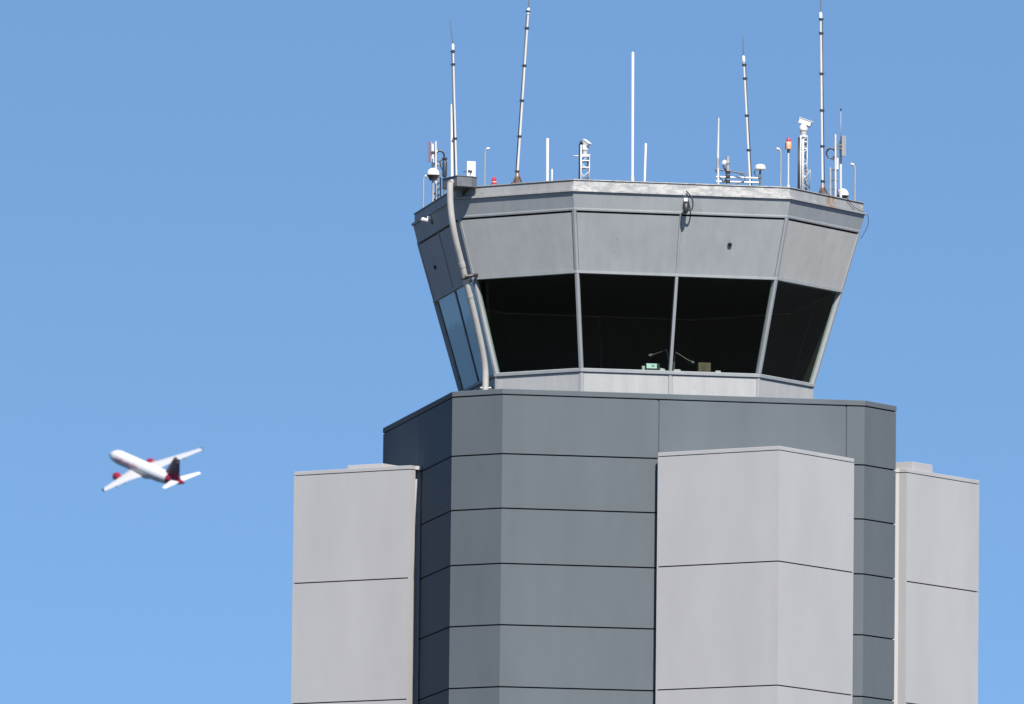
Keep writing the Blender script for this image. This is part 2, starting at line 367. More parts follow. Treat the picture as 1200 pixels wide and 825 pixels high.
def lerp2(a, b, t): return (a[0] + (b[0] - a[0]) * t, a[1] + (b[1] - a[1]) * t)
def edge_dirs(i):
    P = oct8(0); a, b = V2(P[i]), V2(P[(i + 1) % 8]); d = (b - a).normalized(); return d, V2((d.y, -d.x)) if V2((d.y, -d.x)).dot((a + b) / 2) > 0 else V2((-d.y, d.x))
def slab(i, t0, t1, z0, z1, m0, m1, oo, th):
    """plate on cab face i between fractions t0..t1 (inset m0/m1 metres), heights z0..z1, offset oo from the wall plane"""
    d, nn = edge_dirs(i); vs = []
    for oo_ in (oo, oo - th):
        for z in (z0, z1):
            P = oct8(off(z) + oo_); a, b = V2(P[i]), V2(P[(i + 1) % 8])
            p = a + (b - a) * t0 + d * m0; q = a + (b - a) * t1 - d * m1
            vs.append(((p.x, p.y, z), (q.x, q.y, z)))
    (f0, f1), (g0, g1), (h0, h1), (k0, k1) = vs
    m = MB(); m.hexa([f0, f1, h1, h0], [g0, g1, k1, k0]); return m
LONG = {0, 2, 4, 6}      # faces 0:left 2:front 4:right 6:back are double bays
for i in range(8):
    bays = [(0, .5), (.5, 1)] if i in LONG else [(0, 1)]
    for t0, t1 in bays:
        m0 = 0.052 if t0 == 0 else 0.026; m1 = 0.052 if t1 == 1 else 0.026
        pn = slab(i, t0, t1, ZC + 0.034, ZB - 0.042, m0, m1, -0.016, 0.05)
        pn.build('cab_panel', M[{1: 'cab', 3: 'cab_warm'}.get(i, 'cab_blue')], tw)  # left face reuses the darker blue-grey, putting some of its shade into colour
        wn = slab(i, t0, t1, ZD + 0.01, ZC - 0.02, m0 * 0.8, m1 * 0.8, -0.05, 0.02)
        wn.build('window', M['glass'], tw)
        # low wall panels below the sill
        P = oct8(-0.022); a, b_ = V2(P[i]), V2(P[(i + 1) % 8]); d, nn = edge_dirs(i)
        p = a + (b_ - a) * t0 + d * 0.05; q = a + (b_ - a) * t1 - d * 0.05; e = nn * 0.01
        lw = MB(); lw.hexa([(p.x, p.y, 22.25 + ZO), (q.x, q.y, 22.25 + ZO), (q.x - e.x, q.y - e.y, 22.25 + ZO), (p.x - e.x, p.y - e.y, 22.25 + ZO)],
                           [(p.x, p.y, ZD - 0.075), (q.x, q.y, ZD - 0.075), (q.x - e.x, q.y - e.y, ZD - 0.075), (p.x - e.x, p.y - e.y, ZD - 0.075)])
        lw.build('low_panel', M['cab_light'], tw)
    if i in LONG:        # mullion between the two bays
        d, nn = edge_dirs(i)
        def mid(z, o_): P = oct8(off(z) + o_); return lerp2(P[i], P[(i + 1) % 8], .5)
        def bar(z0, z1, hw, o1, o0):
            r = []
            for z in (z0, z1):
                a = mid(z, o1); c = mid(z, o0)
                r.append([(a[0] - d.x * hw, a[1] - d.y * hw, z), (a[0] + d.x * hw, a[1] + d.y * hw, z), (c[0] + d.x * hw, c[1] + d.y * hw, z), (c[0] - d.x * hw, c[1] - d.y * hw, z)])
            return r
        m = MB(); m.loft(bar(ZD + 0.012, ZC - 0.032, 0.030 if i == 2 else 0.022, 0.010 if i == 2 else -0.03, -0.12)); m.loft(bar(ZC + 0.032, ZB - 0.006, 0.022, -0.004, -0.05))
        e = lerp2(oct8(-.012)[i], oct8(-.012)[(i + 1) % 8], .5); f_ = lerp2(oct8(-.034)[i], oct8(-.034)[(i + 1) % 8], .5)
        m.loft([[(e[0] - d.x * .035, e[1] - d.y * .035, z), (e[0] + d.x * .035, e[1] + d.y * .035, z), (f_[0] + d.x * .035, f_[1] + d.y * .035, z), (f_[0] - d.x * .035, f_[1] - d.y * .035, z)] for z in (22.22 + ZO, ZD - .053)])
        m.build('mullion', M['cab_blue'] if i == 2 else M['darkbox'], tw)
    # corner post at vertex i : follows both faces
    def post(z0, z1, hw, o1, o0):
        r = []
        for z in (z0, z1):
            dl, _ = edge_dirs((i - 1) % 8); dr, _ = edge_dirs(i)
            v = V2(oct8(off(z) + o1)[i]); vi = V2(oct8(off(z) + o0)[i])
            pts = [v - dl * hw, v, v + dr * hw, vi + dr * hw * 0.9, vi, vi - dl * hw * 0.9]
            r.append([(p.x, p.y, z) for p in pts])
        return r
    m = MB(); m.loft(post(ZD + 0.012, ZC - 0.032, 0.046, 0.010, -0.095)); m.loft(post(ZC + 0.032, ZB - 0.003, 0.047, 0.004, -0.055))
    P = oct8(-0.012); dl, _ = edge_dirs((i - 1) % 8); dr, _ = edge_dirs(i); v = V2(P[i]); vi = V2(oct8(-0.034)[i])
    poly = [v - dl * .045, v, v + dr * .045, vi + dr * .043, vi, vi - dl * .043]
    m.prism([tuple(p) for p in poly], 22.22 + ZO, ZD - 0.053)
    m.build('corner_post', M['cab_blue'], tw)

# cab interior: dark floor, ceiling, core and the desk under the windows
it = MB(); it.prism(oct8(-0.16), ZD - 0.55, ZD - 0.5); it.prism(oct8(off(ZC) - 0.15), ZC - 0.0, ZC + 0.02)
it.build('cab_floor', M['interior'], tw)
dk = MB(); dk.ring([R8(-0.09, ZD - 0.04), R8(-0.09, ZD + 0.02)], [R8(-0.75, ZD - 0.04), R8(-0.75, ZD + 0.02)]); dk.build('desk', M['interior'], tw)

for i in (0, 4, 5, 6, 7):
    slab(i, 0, 1, ZD + 0.026, ZC - 0.032, -0.01, -0.01, -0.080, 0.02).build('sky_block_panel', M['sky_block'], tw)  # added dark panels behind the glass, blocking sky light through the cab
# round vent holes in the cab panels
def on_face(i, px, py, o=0.0):
    d, nn = edge_dirs(i); D = ray(px, py); O = Vector((0, 0, EYE))
    P = oct8(off(ZB) + o); p0 = W(P[i][0], P[i][1], ZB); q0 = oct8(off(ZC) + o); r0 = W(q0[i][0], q0[i][1], ZC)
    P1 = W(P[(i + 1) % 8][0], P[(i + 1) % 8][1], ZB)
    nn3 = (P1 - p0).cross(r0 - p0).normalized(); t = (p0 - O).dot(nn3) / D.dot(nn3); hit = O + D * t
    rel = hit - Vector((CX, CY, 0)); 
    if nn3.y > 0: nn3 = -nn3
    return hit, nn3
def to_local(p): r = p - Vector((CX, CY, 0)); return Vector((r.dot(TX), r.dot(TY), r.z))
def dir_local(d): return Vector((d.dot(TX), d.dot(TY), d.z))
for i, px, py in ((2, 855, 286.5), (0, 510.5, 313)):
    h, nn3 = on_face(i, px, py, -0.012); m = MB(); m.lathe(to_local(h), [(0.045, 0.0), (0.045, 0.03), (0.03, 0.035), (0.03, 0.012)], dir_local(nn3), 14)
    m.build('vent', M['black'], tw, smooth=True)

# ------------------------------------------------------------------ rain pipe and its box at the front left corner
def corner(z, out):
    P = oct8(off(z)); v = V2(P[1]); n_ = v.normalized(); v = v + n_ * out; return W(v.x, v.y, z)
path = []
for px, py, Y in ((527.5, 214, 211.72), (527.3, 226, 211.72), (528.0, 243, 211.74), (530.3, 262, 211.78), (534.5, 284, 211.9), (539.8, 305, 212.05), (547, 334, 212.25), (555.5, 367, 212.48), (562.5, 398, 212.68), (567, 421, 212.82), (568.8, 438, 212.88), (568.8, 462, 212.88)):
    path.append(at(px, py, Y))
def smooth_path(pts, k=5):
    out = []; n_ = len(pts)
    for i in range(n_ - 1):
        p0, p1, p2, p3 = pts[max(i - 1, 0)], pts[i], pts[i + 1], pts[min(i + 2, n_ - 1)]
        for s in range(k):
            t = s / k; out.append(0.5 * ((2 * p1) + (p2 - p0) * t + (2 * p0 - 5 * p1 + 4 * p2 - p3) * t * t + (3 * p1 - p0 - 3 * p2 + p3) * t ** 3))
    return out + [pts[-1]]
sp = smooth_path(path)
dp = MB(); dp.tube([to_local(p) for p in sp], 0.068, 16); dpo = dp.build('downpipe', M['pipe'], tw, smooth=True)
def coupling(i, L=0.12, r=0.079):
    d = (sp[i + 1] - sp[i - 1]).normalized(); m = MB(); m.lathe(to_local(sp[i] - d * L / 2), [(r, 0), (r, L)], dir_local(d), 16); m.build('coupling', M['pipe'], dpo, smooth=True)
coupling(26, 0.10, 0.075); coupling(32, 0.05, 0.074)
br = MB(); c0 = at(546.5, 324, 212.15); br.tube([to_local(at(545, 324, 212.06)), to_local(at(553, 323, 212.1)), to_local(at(561, 322, 212.55))], 0.035, 8); br.build('bracket', M['black'], dpo, smooth=True)
cl = MB(); cc = at(546.5, 331, 212.22); dd = (sp[31] - sp[30]).normalized(); cl.lathe(to_local(at(544.7, 325, 212.19)), [(0.08, 0), (0.08, 0.03)], dir_local(dd), 16); cl.build('clamp', M['black'], dpo)
b2 = MB(); b2.tube([to_local(at(563, 454.5, 212.86)), to_local(at(575, 454.5, 212.95))], 0.018, 8); b2.tube([to_local(at(575, 454.5, 212.95)), to_local(at(575, 454.5, 213.3))], 0.018, 8); b2.build('bracket', M['offwhite'], dpo)
# box: hexagonal hopper overhanging the corner
bc = at(536.5, 216.8, 211.95); a1 = R(-62); nl = Vector((math.sin(a1), -math.cos(a1), 0)); nr = Vector((math.cos(a1), math.sin(a1), 0))
# near corner of the box and its two runs
lf = -Vector((math.cos(a1), math.sin(a1), 0)); rt = Vector((math.cos(R(24)), math.sin(R(24)), 0))
p1 = at(535.5, 217.8, 211.6); p0 = p1 + lf * 0.66; p2 = p1 + rt * 0.33; p3 = p2 + Vector((0.11, 0.16, 0)); p4 = p3 + Vector((-0.2, 0.55, 0)); p5 = p0 + Vector((0.3, 0.25, 0))
hb = MB(); zt = 0.205; poly = [to_local(p) for p in (p0, p1, p2, p3, p4, p5)]
hb.loft([[(p.x, p.y, p1.z) for p in poly], [(p.x, p.y, p1.z + zt) for p in poly]]); hbo = hb.build('rain_hopper', M['darkbox'], tw, bevel=0.006)
rimm = MB(); cen = sum(poly, Vector()) / 6
rimm.ring([[tuple((p - cen) * 1.03 + cen)[:2] + (p1.z + zt + .003,) for p in poly], [tuple((p - cen) * 1.03 + cen)[:2] + (p1.z + zt + .018,) for p in poly]], [[tuple((p - cen) * .9 + cen)[:2] + (p1.z + zt + .003,) for p in poly], [tuple((p - cen) * .9 + cen)[:2] + (p1.z + zt + .018,) for p in poly]])
rimm.build('rim', M['darkbox'], hbo)
# triangular gusset below
gs = MB(); ga = to_local(at(552, 217.5, 211.95)); gb = to_local(at(541, 217.5, 211.85)); gcw = to_local(at(543, 229.5, 212.1)); w3 = Vector((0, 0.16, 0))
gs.loft([[tuple(ga), tuple(gb), tuple(gcw)], [tuple(ga + w3), tuple(gb + w3), tuple(gcw + w3)]]); gs.build('gusset', M['black'], hbo)
ow = MB(); ow.tube([to_local(at(527.5, 214.5, 211.72)), to_local(at(532, 212.5, 211.85))], 0.06, 12); ow.build('outlet', M['pipe'], dpo, smooth=True)

# ------------------------------------------------------------------ rooftop equipment
ZK = ZA - 0.02           # roof deck top
e0 = oR - 0.40
EDGE = {'left': (oct8(e0)[0], oct8(e0)[1]), 'near_left': (oct8(e0)[1], oct8(e0)[2]), 'front': (oct8(e0)[2], oct8(e0)[3]), 'near_right': (oct8(e0)[3], oct8(e0)[4])}
def px_of(p):
    d = p - Vector((0, 0, EYE)); c, s = math.cos(PIT), math.sin(PIT); zc = d.y * c + d.z * s; yc = -d.y * s + d.z * c
    u = d.x / zc * F; v = -yc / zc * F; return 600 + math.cos(ROL) * u - math.sin(ROL) * v, 412.5 + math.sin(ROL) * u + math.cos(ROL) * v
def foot(edge, px, back=0.0, z=ZK):
    """point on the roof deck along one side of the octagon, seen at column px"""
    a, b = EDGE[edge]; a, b = V2(a), V2(b); d = (b - a).normalized(); nn = V2((-d.y, d.x))
    if nn.dot(-(a + b)) < 0: nn = -nn
    a, b = a + nn * back, b + nn * back
    lo, hi = -1.0, 2.0
    for _ in range(50):
        t = (lo + hi) / 2; q = a + (b - a) * t; p = W(q.x, q.y, z)
        if px_of(p)[0] < px: lo = t
        else: hi = t
    return p
def part(name, mb, m, root, smooth=True): return mb.build(name, m, root, off=root.location, smooth=smooth)

def stick(label, edge, pb, top, r=0.029, back=0.0, m='white', group='white stick antennas on the cab roof', collar=True):
    p = foot(edge, pb, back); q = at(top[0], top[1], p.y); t = thing('stick_antenna', label, 'antenna', p, group)
    a = MB(); a.tube([p + (q - p) * 0.12, q - (q - p).normalized() * 0.02, q], [r, r, r * .7], 12); part('radome', a, M[m], t)
    c = MB(); c.tube([p, p + (q - p) * 0.12], r * 0.8, 10); c.lathe(p, [(r * 2.2, 0), (r * 2.2, 0.02)]); part('base', c, M['galv'], t)
    if collar:
        k = MB(); k.lathe(p + (q - p) * 0.12, [(r * 1.35, -0.06), (r * 1.35, 0.06)]); part('collar', k, M['offwhite'], t)
    return t
def mast(label, edge, pb, top, whip, clamps, r=0.034, back=0.0, tripod=False, cab_side=-1):
    r *= .78; p = foot(edge, pb, back - .27, ZR + .022) if tripod else foot(edge, pb, back); q = at(top[0], top[1], p.y); w_ = at(whip[0], whip[1], p.y); d = (q - p).normalized()
    t = thing('whip_mast', label, 'antenna mast', p, 'tall whip masts on the cab roof')
    a = MB(); a.tube([p, q], [r, r * .78], 12); part('pole', a, M['offwhite'], t)
    b = MB(); b.tube([q - d * 0.1, q + d * .03, w_], [.016, .012, .006], 8); part('whip', b, M['darkbox'], t)
    c = MB(); c.lathe(q - d * .08, [(r * 1.25, 0), (r * 1.25, .1), (r * .6, .13)], d, 12); part('socket', c, M['white'], t)
    k = MB(); o_ = Vector((cab_side * (r + .008), 0.0, 0)); k.tube([p + o_, q + o_ * .9 - d * .1], .009, 8); part('cable', k, M['cable'], t)
    for y in clamps:
        f = (y - px_of(p)[1]) / (px_of(q)[1] - px_of(p)[1]); pc = p + (q - p) * f
        m = MB(); m.lathe(pc, [(r * 1.35, -.022), (r * 1.35, .022)], d, 12); m.box(pc + Vector((cab_side * .012, 0, 0)), (.105, .03, .026)); part('clamp', m, M['black'], t)
    if tripod:
        for k_ in range(3):
            an = R(90 + 120 * k_ + 15); ft = p + Vector((math.cos(an) * .11, math.sin(an) * .11, 0))
            m = MB(); m.tube([p + d * .30, ft], .016, 8); m.box(ft + Vector((0, 0, .015)), (.07, .07, .03)); part('leg', m, M['rust'], t)
        m = MB(); m.lathe(p, [(.05, 0.02), (.05, .12), (.036, .16)], d, 10); part('base', m, M['rust'], t)
    else:
        m = MB(); m.lathe(p, [(.07, 0), (.07, .03), (.05, .04), (.05, .15)], d, 10); part('base', m, M['galv'], t)
    return t
def gooseneck(label, edge, px, ytop, lean, back=0.0):
    p = foot(edge, px, back); q = at(px, ytop, p.y); s = 1 if lean > 0 else -1; h = q.z - p.z
    t = thing('gooseneck_lamp', label, 'lamp post', p, 'small gooseneck lamp posts round the roof edge')
    a = MB(); pts = [p, p + Vector((0, 0, h - .09)), p + Vector((s * .012, 0, h - .03)), p + Vector((s * .03, 0, h)), p + Vector((s * .05, -.01, h + .005))]
    a.tube(pts, .017, 10); part('post', a, M['galv'], t)
    b = MB(); b.lathe(p + Vector((s * .02, 0, h - .01)), [(.015, 0), (.028, .015), (.03, .055), (.018, .08)], (s * .9, -.1, .32), 12); part('lamp_head', b, M['offwhite'], t)
    c = MB(); c.lathe(p, [(.05, 0), (.05, .02)]); part('base', c, M['galv'], t)
    c = MB(); c.box(p + Vector((.02, 0, .28)), (.06, .05, .05)); part('switch_box', c, M['galv'], t, False)
    return t
def coil(root, c, rad, tail, n_=2):
    m = MB(); c = Vector(c)
    for k in range(n_):
        ph = R(25 * k); pts = [c + Vector((math.cos(2 * math.pi * i / 28) * rad * (1 - .08 * k), math.sin(ph) * .05 + .02 * k, math.sin(2 * math.pi * i / 28) * rad * (1.08 - .06 * k))) for i in range(29)]
        m.tube(pts, .015, 8)
    pts = smooth_path([c + Vector((0, 0, -rad)), c + Vector(tail) * .5 + Vector((0, 0, -rad * 1.3)), c + Vector(tail)], 6); m.tube(pts, .012, 8)
    part('coiled_cable', m, M['cable'], root)
def dome(label, p, zc, r, edge_col='white', hang=True):
    """white hemispherical camera dome on a short post"""
    t = thing('dome_camera', label, 'dome camera', p, 'white dome cameras on the cab roof')
    c = Vector((p.x, p.y, zc)); a = MB()
    a.lathe(c, [(r, -.02), (r, 0)] + [(r * math.cos(R(x)), r * math.sin(R(x))) for x in range(10, 90, 10)] + [(.01, r)], n=24); part('dome', a, M['white'], t)
    b = MB(); b.lathe(c, [(r * .55, -.13), (r * .75, -.06), (r * .98, -.024), (r * .3, -.023)], n=20); b.lathe(c, [(r * 1.03, -.032), (r * 1.03, -.022)], n=24); part('housing', b, M['black'], t)
    k = MB(); k.tube([p, c - Vector((0, 0, .1))], .022, 10); part('post', k, M['galv'], t)
    return t

# --- left group
gooseneck('dim gooseneck lamp post at the far left end of the roof', 'left', 495.6, 206.5, 1)
p = foot('left', 509.5); t = thing('panel_mast', 'short twin pole mast with mauve panel antenna and coiled cable', 'antenna mast', p, 'short masts carrying flat panel antennas')
for px, yt, rr, mm in ((507.6, 168.5, .026, 'white'), (511.2, 165.5, .022, 'offwhite')):
    b = foot('left', px); a = MB(); a.tube([b, at(px - .6, yt, b.y)], rr, 10); part('pole', a, M[mm], t)
a = MB(); cpn = at(503.2, 178, p.y - .1); a.box(cpn, (.045, .07, .42), Matrix.Rotation(R(-20), 3, 'Z')); part('panel_antenna', a, M['purple'], t, False)
a = MB(); a.box(at(505.2, 178, p.y - .05), (.016, .05, .42), Matrix.Rotation(R(-20), 3, 'Z')); part('panel_back', a, M['white'], t, False)
a = MB(); a.box(at(509, 179, p.y - .06), (.13, .06, .06)); part('bracket', a, M['black'], t, False)
a = MB(); a.box(at(510.5, 177, p.y - .07), (.09, .05, .035)); part('bracket', a, M['offwhite'], t, False)
coil(t, at(515.3, 182.5, p.y - .05), .10, (.09, 0, -.3))
a = MB(); a.box(at(514, 194.5, p.y), (.14, .04, .03)); a.box(at(511, 192.5, p.y), (.12, .08, .04)); part('bracket', a, M['greypanel'], t, False)
for yy in (227, 234):
    a = MB(); a.box(at(509.3, yy, p.y - .03), (.11, .08, .035)); part('clamp', a, M['black'], t, False)
pd = foot('left', 506.9, -0.26); dome('white dome camera under the mauve panel antenna', pd, at(507.5, 204.2, pd.y).z, .135)
p = foot('left', 514.5); t = thing('ladder_bracket', 'narrow dark ladder shaped bracket beside the left dome camera', 'bracket', p)
for px in (513.2, 516.2):
    a = MB(); b = foot('left', px); a.tube([b, at(px, 204, b.y)], .014, 8); part('rail', a, M['darkbox'], t)
for yy in (208, 215, 222, 229):
    a = MB(); a.tube([at(513.2, yy, p.y), at(516.2, yy - 1.2, p.y - .03)], .012, 8); part('rung', a, M['darkbox'], t)
p = foot('left', 520.4); t = thing('whip_housing', 'stubby black cylinder antenna left of the corner box', 'antenna', p)
a = MB(); q = at(520.4, 185, p.y); a.lathe(Vector((p.x, p.y, q.z - .4)), [(.045, 0), (.05, .02), (.05, .30), (.035, .33), (.035, .36), (.055, .37), (.055, .40), (.02, .41)], n=14); part('cylinder', a, M['cable'], t)
a = MB(); a.tube([p, Vector((p.x, p.y, q.z - .39))], .022, 10); part('post', a, M['darkbox'], t)
stick('thick white stick antenna left of the leaning mast above the corner box', 'near_left', 529.7, (529.7, 122), .033, .15)
mast('leaning whip mast rising behind the dark corner box', 'near_left', 535.7, (530.8, 54), (527.3, 24), (60.5, 75.5, 162.5), .031, .15, cab_side=-1)
p = foot('near_left', 551.5, .12); t = thing('box_antenna', 'white rectangular box antenna beside the dark corner box', 'antenna', p)
a = MB(); cbx = at(551.8, 199.5, p.y - .03); a.box(cbx, (.185, .07, .37), Matrix.Rotation(R(12), 3, 'Z')); part('cover', a, M['white'], t, False)
a = MB(); a.tube([p, at(547.2, 192, p.y + .04)], .018, 8); part('post', a, M['galv'], t)
a = MB(); a.box(at(551, 200.2, p.y - .085), (.09, .02, .018)); a.box(at(549.6, 200, p.y - .085), (.02, .02, .05)); a.box(at(551.4, 203, p.y - .085), (.018, .02, .03)); part('cable', a, M['black'], t, False)
a = MB(); a.tube([at(543, 201.5, p.y + .03), at(548, 200.5, p.y + .03)], .012, 8); part('bracket', a, M['darkbox'], t)
gooseneck('gooseneck lamp post between the white box antenna and red beacon', 'near_left', 567.8, 174.5, 1)
p = foot('near_left', 578.8); t = thing('obstruction_light', 'small red domed warning light on the roof edge', 'warning light', p)
zz = at(578.8, 217, p.y).z
a = MB(); a.lathe(p, [(.03, 0), (.03, zz - .02 - p.z), (.06, zz - .018 - p.z), (.06, zz + .011 - p.z)], n=14); part('base', a, M['galv'], t)
a = MB(); a.lathe(Vector((p.x, p.y, zz + .012)), [(.055, 0), (.055, .05), (.047, .055), (.047, .10), (.035, .145), (.005, .165)], n=16); part('lens', a, M['red'], t)
a = MB(); a.lathe(Vector((p.x, p.y, zz + .055)), [(.056, 0), (.056, .018)], n=16); part('band', a, M['offwhite'], t)
mast('tallest leaning mast on rusty tripod right of the red light', 'near_left', 605.5, (619.2, 12), (621, -40), (13.5, 33, 77, 118, 160, 201), .034, 0, True, -1)
stick('medium white stick antenna standing above the front left face', 'near_left', 641.3, (641.6, 162), .031, 0, collar=False)
stick('shortest white stub antenna on the roof', 'near_left', 646.8, (646.9, 198), .017, 0, collar=False)

# --- lattice stands with pan-and-tilt cameras
def stand(label, edge, pxl, pxr, ytop, back=0):
    pa = foot(edge, pxl, back); pb = pa + Vector((1, .12, 0)).normalized() * ((pxr - pxl) * pa.y / F); wd = (pb - pa).length; d = (pb - pa).normalized(); nn = Vector((-d.y, d.x, 0))
    zt = at((pxl + pxr) / 2, ytop, (pa.y + pb.y) / 2).z; t = thing('camera_stand', label, 'camera stand', (pa + pb) / 2, 'lattice stands carrying pan and tilt cameras')
    legs = [pa, pb, pb + nn * wd, pa + nn * wd]
    for k, l_ in enumerate(legs):
        a = MB(); a.tube([l_, Vector((l_.x, l_.y, zt))], .013 if k else .02, 8); part('leg', a, M['galv'] if k else M['offwhite'], t)
    a = MB(); nz = max(3, int((zt - ZK) / wd / .9)); dz = (zt - ZK) / nz
    for k in range(nz):
        for s in range(4):
            l0, l1 = legs[s], legs[(s + 1) % 4]
            if (k + s) % 2: l0, l1 = l1, l0
            a.tube([Vector((l0.x, l0.y, ZK + k * dz)), Vector((l1.x, l1.y, ZK + (k + 1) * dz))], .008, 6)
    part('bracing', a, M['offwhite'], t)
    a = MB(); a.box(((pa + pb) / 2 + nn * wd / 2).xy.to_3d() + Vector((0, 0, zt)), (wd * 1.15, wd * 1.15, .03), Matrix.Rotation(math.atan2(d.y, d.x), 3, 'Z')); part('top_plate', a, M['offwhite'], t, False)
    a = MB(); c_ = (pa + pb) / 2 + nn * wd / 2
    for zf in (.12, .26):
        a = MB(); ring_ = [Vector((l_.x, l_.y, zt - zf)) for l_ in legs]; a.tube(ring_ + [ring_[0]], .014, 6); part('ring_brace', a, M['offwhite'], t)
    return t, Vector((c_.x, c_.y, zt + .015)), legs
def ptz(label, c, heading, tilt, sc=1.0, L=1.0):
    t = thing('pan_tilt_camera', label, 'camera', c, 'pan and tilt cameras on lattice stands')
    a = MB(); a.lathe(c, [(.055 * sc, 0), (.06 * sc, .02), (.075 * sc, .09 * sc), (.06 * sc, .10 * sc)], n=16); part('base', a, M['offwhite'], t)
    a = MB(); a.lathe(c + Vector((0, 0, .102 * sc)), [(.085 * sc, 0), (.095 * sc, .02), (.09 * sc, .09 * sc), (.06 * sc, .13 * sc), (.04 * sc, .16 * sc)], n=16); part('pan_head', a, M['white'], t)
    rot = Matrix.Rotation(heading, 3, 'Z') @ Matrix.Rotation(tilt, 3, 'Y'); hc = c + Vector((0, 0, .30 * sc)) + rot @ Vector((.04 * sc, 0, 0))
    a = MB(); a.box(hc, (.27 * sc * L, .105 * sc, .10 * sc), rot); part('camera_housing', a, M['white'], t, False)
    a = MB(); a.box(hc + rot @ Vector((.015 * sc, 0, .06 * sc)), (.32 * sc * L, .125 * sc, .014), rot); part('sun_shield', a, M['white'], t, False)
    a = MB(); a.lathe(hc + rot @ Vector((-.137 * sc * L, 0, 0)), [(.035 * sc, 0), (.03 * sc, .012)], rot @ Vector((-1, 0, 0)), 14); part('lens', a, M['black'], t)
    a = MB(); a.box(hc + rot @ Vector((.10 * sc * L, 0, -.056 * sc)), (.06 * sc, .08 * sc, .02), rot); part('cable_gland', a, M['black'], t, False)
    return t
t1, c1, lg = stand('low lattice camera stand with a side arm near the roof corner', 'front', 680.3, 690.5, 181.5)
a = MB(); a.tube([at(672, 182.6, lg[0].y), at(690.5, 183.4, lg[0].y)], .014, 8); part('side_arm', a, M['white'], t1)
a = MB(); l0 = lg[0] + Vector((-.03, -.02, 0)); a.tube([l0, Vector((l0.x, l0.y, at(680, 168, l0.y).z))], .016, 8); a.lathe(at(681.5, 167.3, l0.y), [(.03, -.03), (.045, 0), (.03, .03)], (1, 0, .4), 10); part('cable', a, M['cable'], t1)
a = MB(); a.tube([l0 + Vector((.03, -.03, 0)), Vector((l0.x + .03, l0.y - .03, at(681, 170, l0.y).z))], .012, 8); part('conduit', a, M['white'], t1)
ptz('white pan and tilt camera on the low lattice stand', c1, R(-40), R(34), .84, .72)
stick('tall plain white stick antenna in the middle of the roof', 'front', 741.0, (741.6, 61), .030)
stick('short leaning white antenna right of the tall plain white one', 'front', 754.8, (756.8, 168), .025, collar=False)

# --- antenna rack
p = foot('front', 842); t = thing('antenna_rack', 'low pipe rack with two white rails and a dark arm', 'antenna rack', p)
Yr = p.y
for yy in (207.3, 212.6):
    a = MB(); a.tube([at(839, yy, Yr), at(889, yy + 1.5, Yr + .18)], .021, 10); part('rail', a, M['white'], t)
a = MB(); a.tube([p, at(841.2, 186, Yr)], .024, 10); part('post', a, M['offwhite'], t)
pp = foot('front', 852.8); a = MB(); a.tube([pp, at(853, 183, pp.y)], .034, 10); part('post', a, M['galv'], t)
for yy in (207, 212.6, 202, 190):
    a = MB(); a.lathe(at(852.9, yy, pp.y), [(.05, -.03), (.05, .03)], n=12); part('clamp', a, M['black'] if yy > 200 else M['galv'], t)
a = MB(); a.tube([at(838, 198.2, Yr), at(852, 200, Yr), at(873, 203.5, Yr)], .016, 8); a.tube([at(866, 202.5, Yr), at(872.5, 206.5, Yr)], .014, 8); part('arm', a, M['cable'], t)
a = MB(); a.tube(smooth_path([at(838, 198.5, Yr), at(843, 207, Yr), at(849, 212.5, Yr), at(852, 203, Yr)]), .011, 8); a.tube(smooth_path([at(873, 206, Yr), at(872, 212, Yr), at(862, 216, Yr)]), .009, 8); part('cable', a, M['cable'], t)
a = MB(); a.lathe(at(848.5, 191.5, Yr), [(.05, -.02), (.055, .03), (.03, .07)], (.5, 0, 1), 12); part('small_camera', a, M['offwhite'], t)
a = MB(); a.tube([at(847.5, 194, Yr), at(850.5, 200, Yr)], .02, 8); part('bracket', a, M['black'], t)
pq = at(841.0, 197, Yr); q = at(842.3, 138, Yr); t = thing('stick_antenna', 'slim white antenna on the left end of the pipe rack', 'antenna', pq, 'white stick antennas on the cab roof')
a = MB(); a.tube([pq + (q - pq) * .2, q], [.026, .015], 10); part('radome', a, M['offwhite'], t)
a = MB(); a.tube([pq, pq + (q - pq) * .2], .028, 10); part('base', a, M['galv'], t)
mast('slightly leaning whip mast behind the pipe rack', 'front', 880.2, (871.4, 68), (870.3, 42), (76, 92, 135.5, 176), .034, .3, cab_side=1)
p = foot('front', 890.3); t = thing('satellite_antenna', 'white mushroom shaped satellite antenna at the right of the rack', 'antenna', p)
c = at(890.8, 198.5, p.y); a = MB(); a.lathe(c, [(.06, -.02), (.115, 0), (.12, .03), (.10, .085), (.06, .105), (.01, .11)], n=20); part('radome', a, M['white'], t)
a = MB(); a.tube([p, c], .022, 10); a.lathe(at(890.4, 207.5, p.y), [(.04, -.03), (.04, .03)], n=10); part('post', a, M['darkbox'], t)
a = MB(); a.tube(smooth_path([c + Vector((-.1, -.03, -.02)), at(884, 203, p.y), at(887, 207, p.y)]), .01, 8); part('cable', a, M['cable'], t)
gooseneck('gooseneck lamp post left of the orange beacon', 'front', 914.6, 175, -1)
p = foot('front', 923.6); q = at(924, 175.5, p.y); t = thing('beacon', 'orange beacon with red cap on a thin pole', 'beacon', p)
a = MB(); a.tube([p, q], .018, 10); a.lathe(p + Vector((0, 0, .25)), [(.035, 0), (.035, .12)]); part('pole', a, M['offwhite'], t)
a = MB(); a.lathe(q - Vector((0, 0, .06)), [(.028, 0), (.028, .07)], n=12); part('socket', a, M['black'], t)
a = MB(); a.lathe(q + Vector((0, 0, .012)), [(.06, 0), (.062, .015), (.062, .145), (.055, .155)], n=16); part('body', a, M['orange'], t)
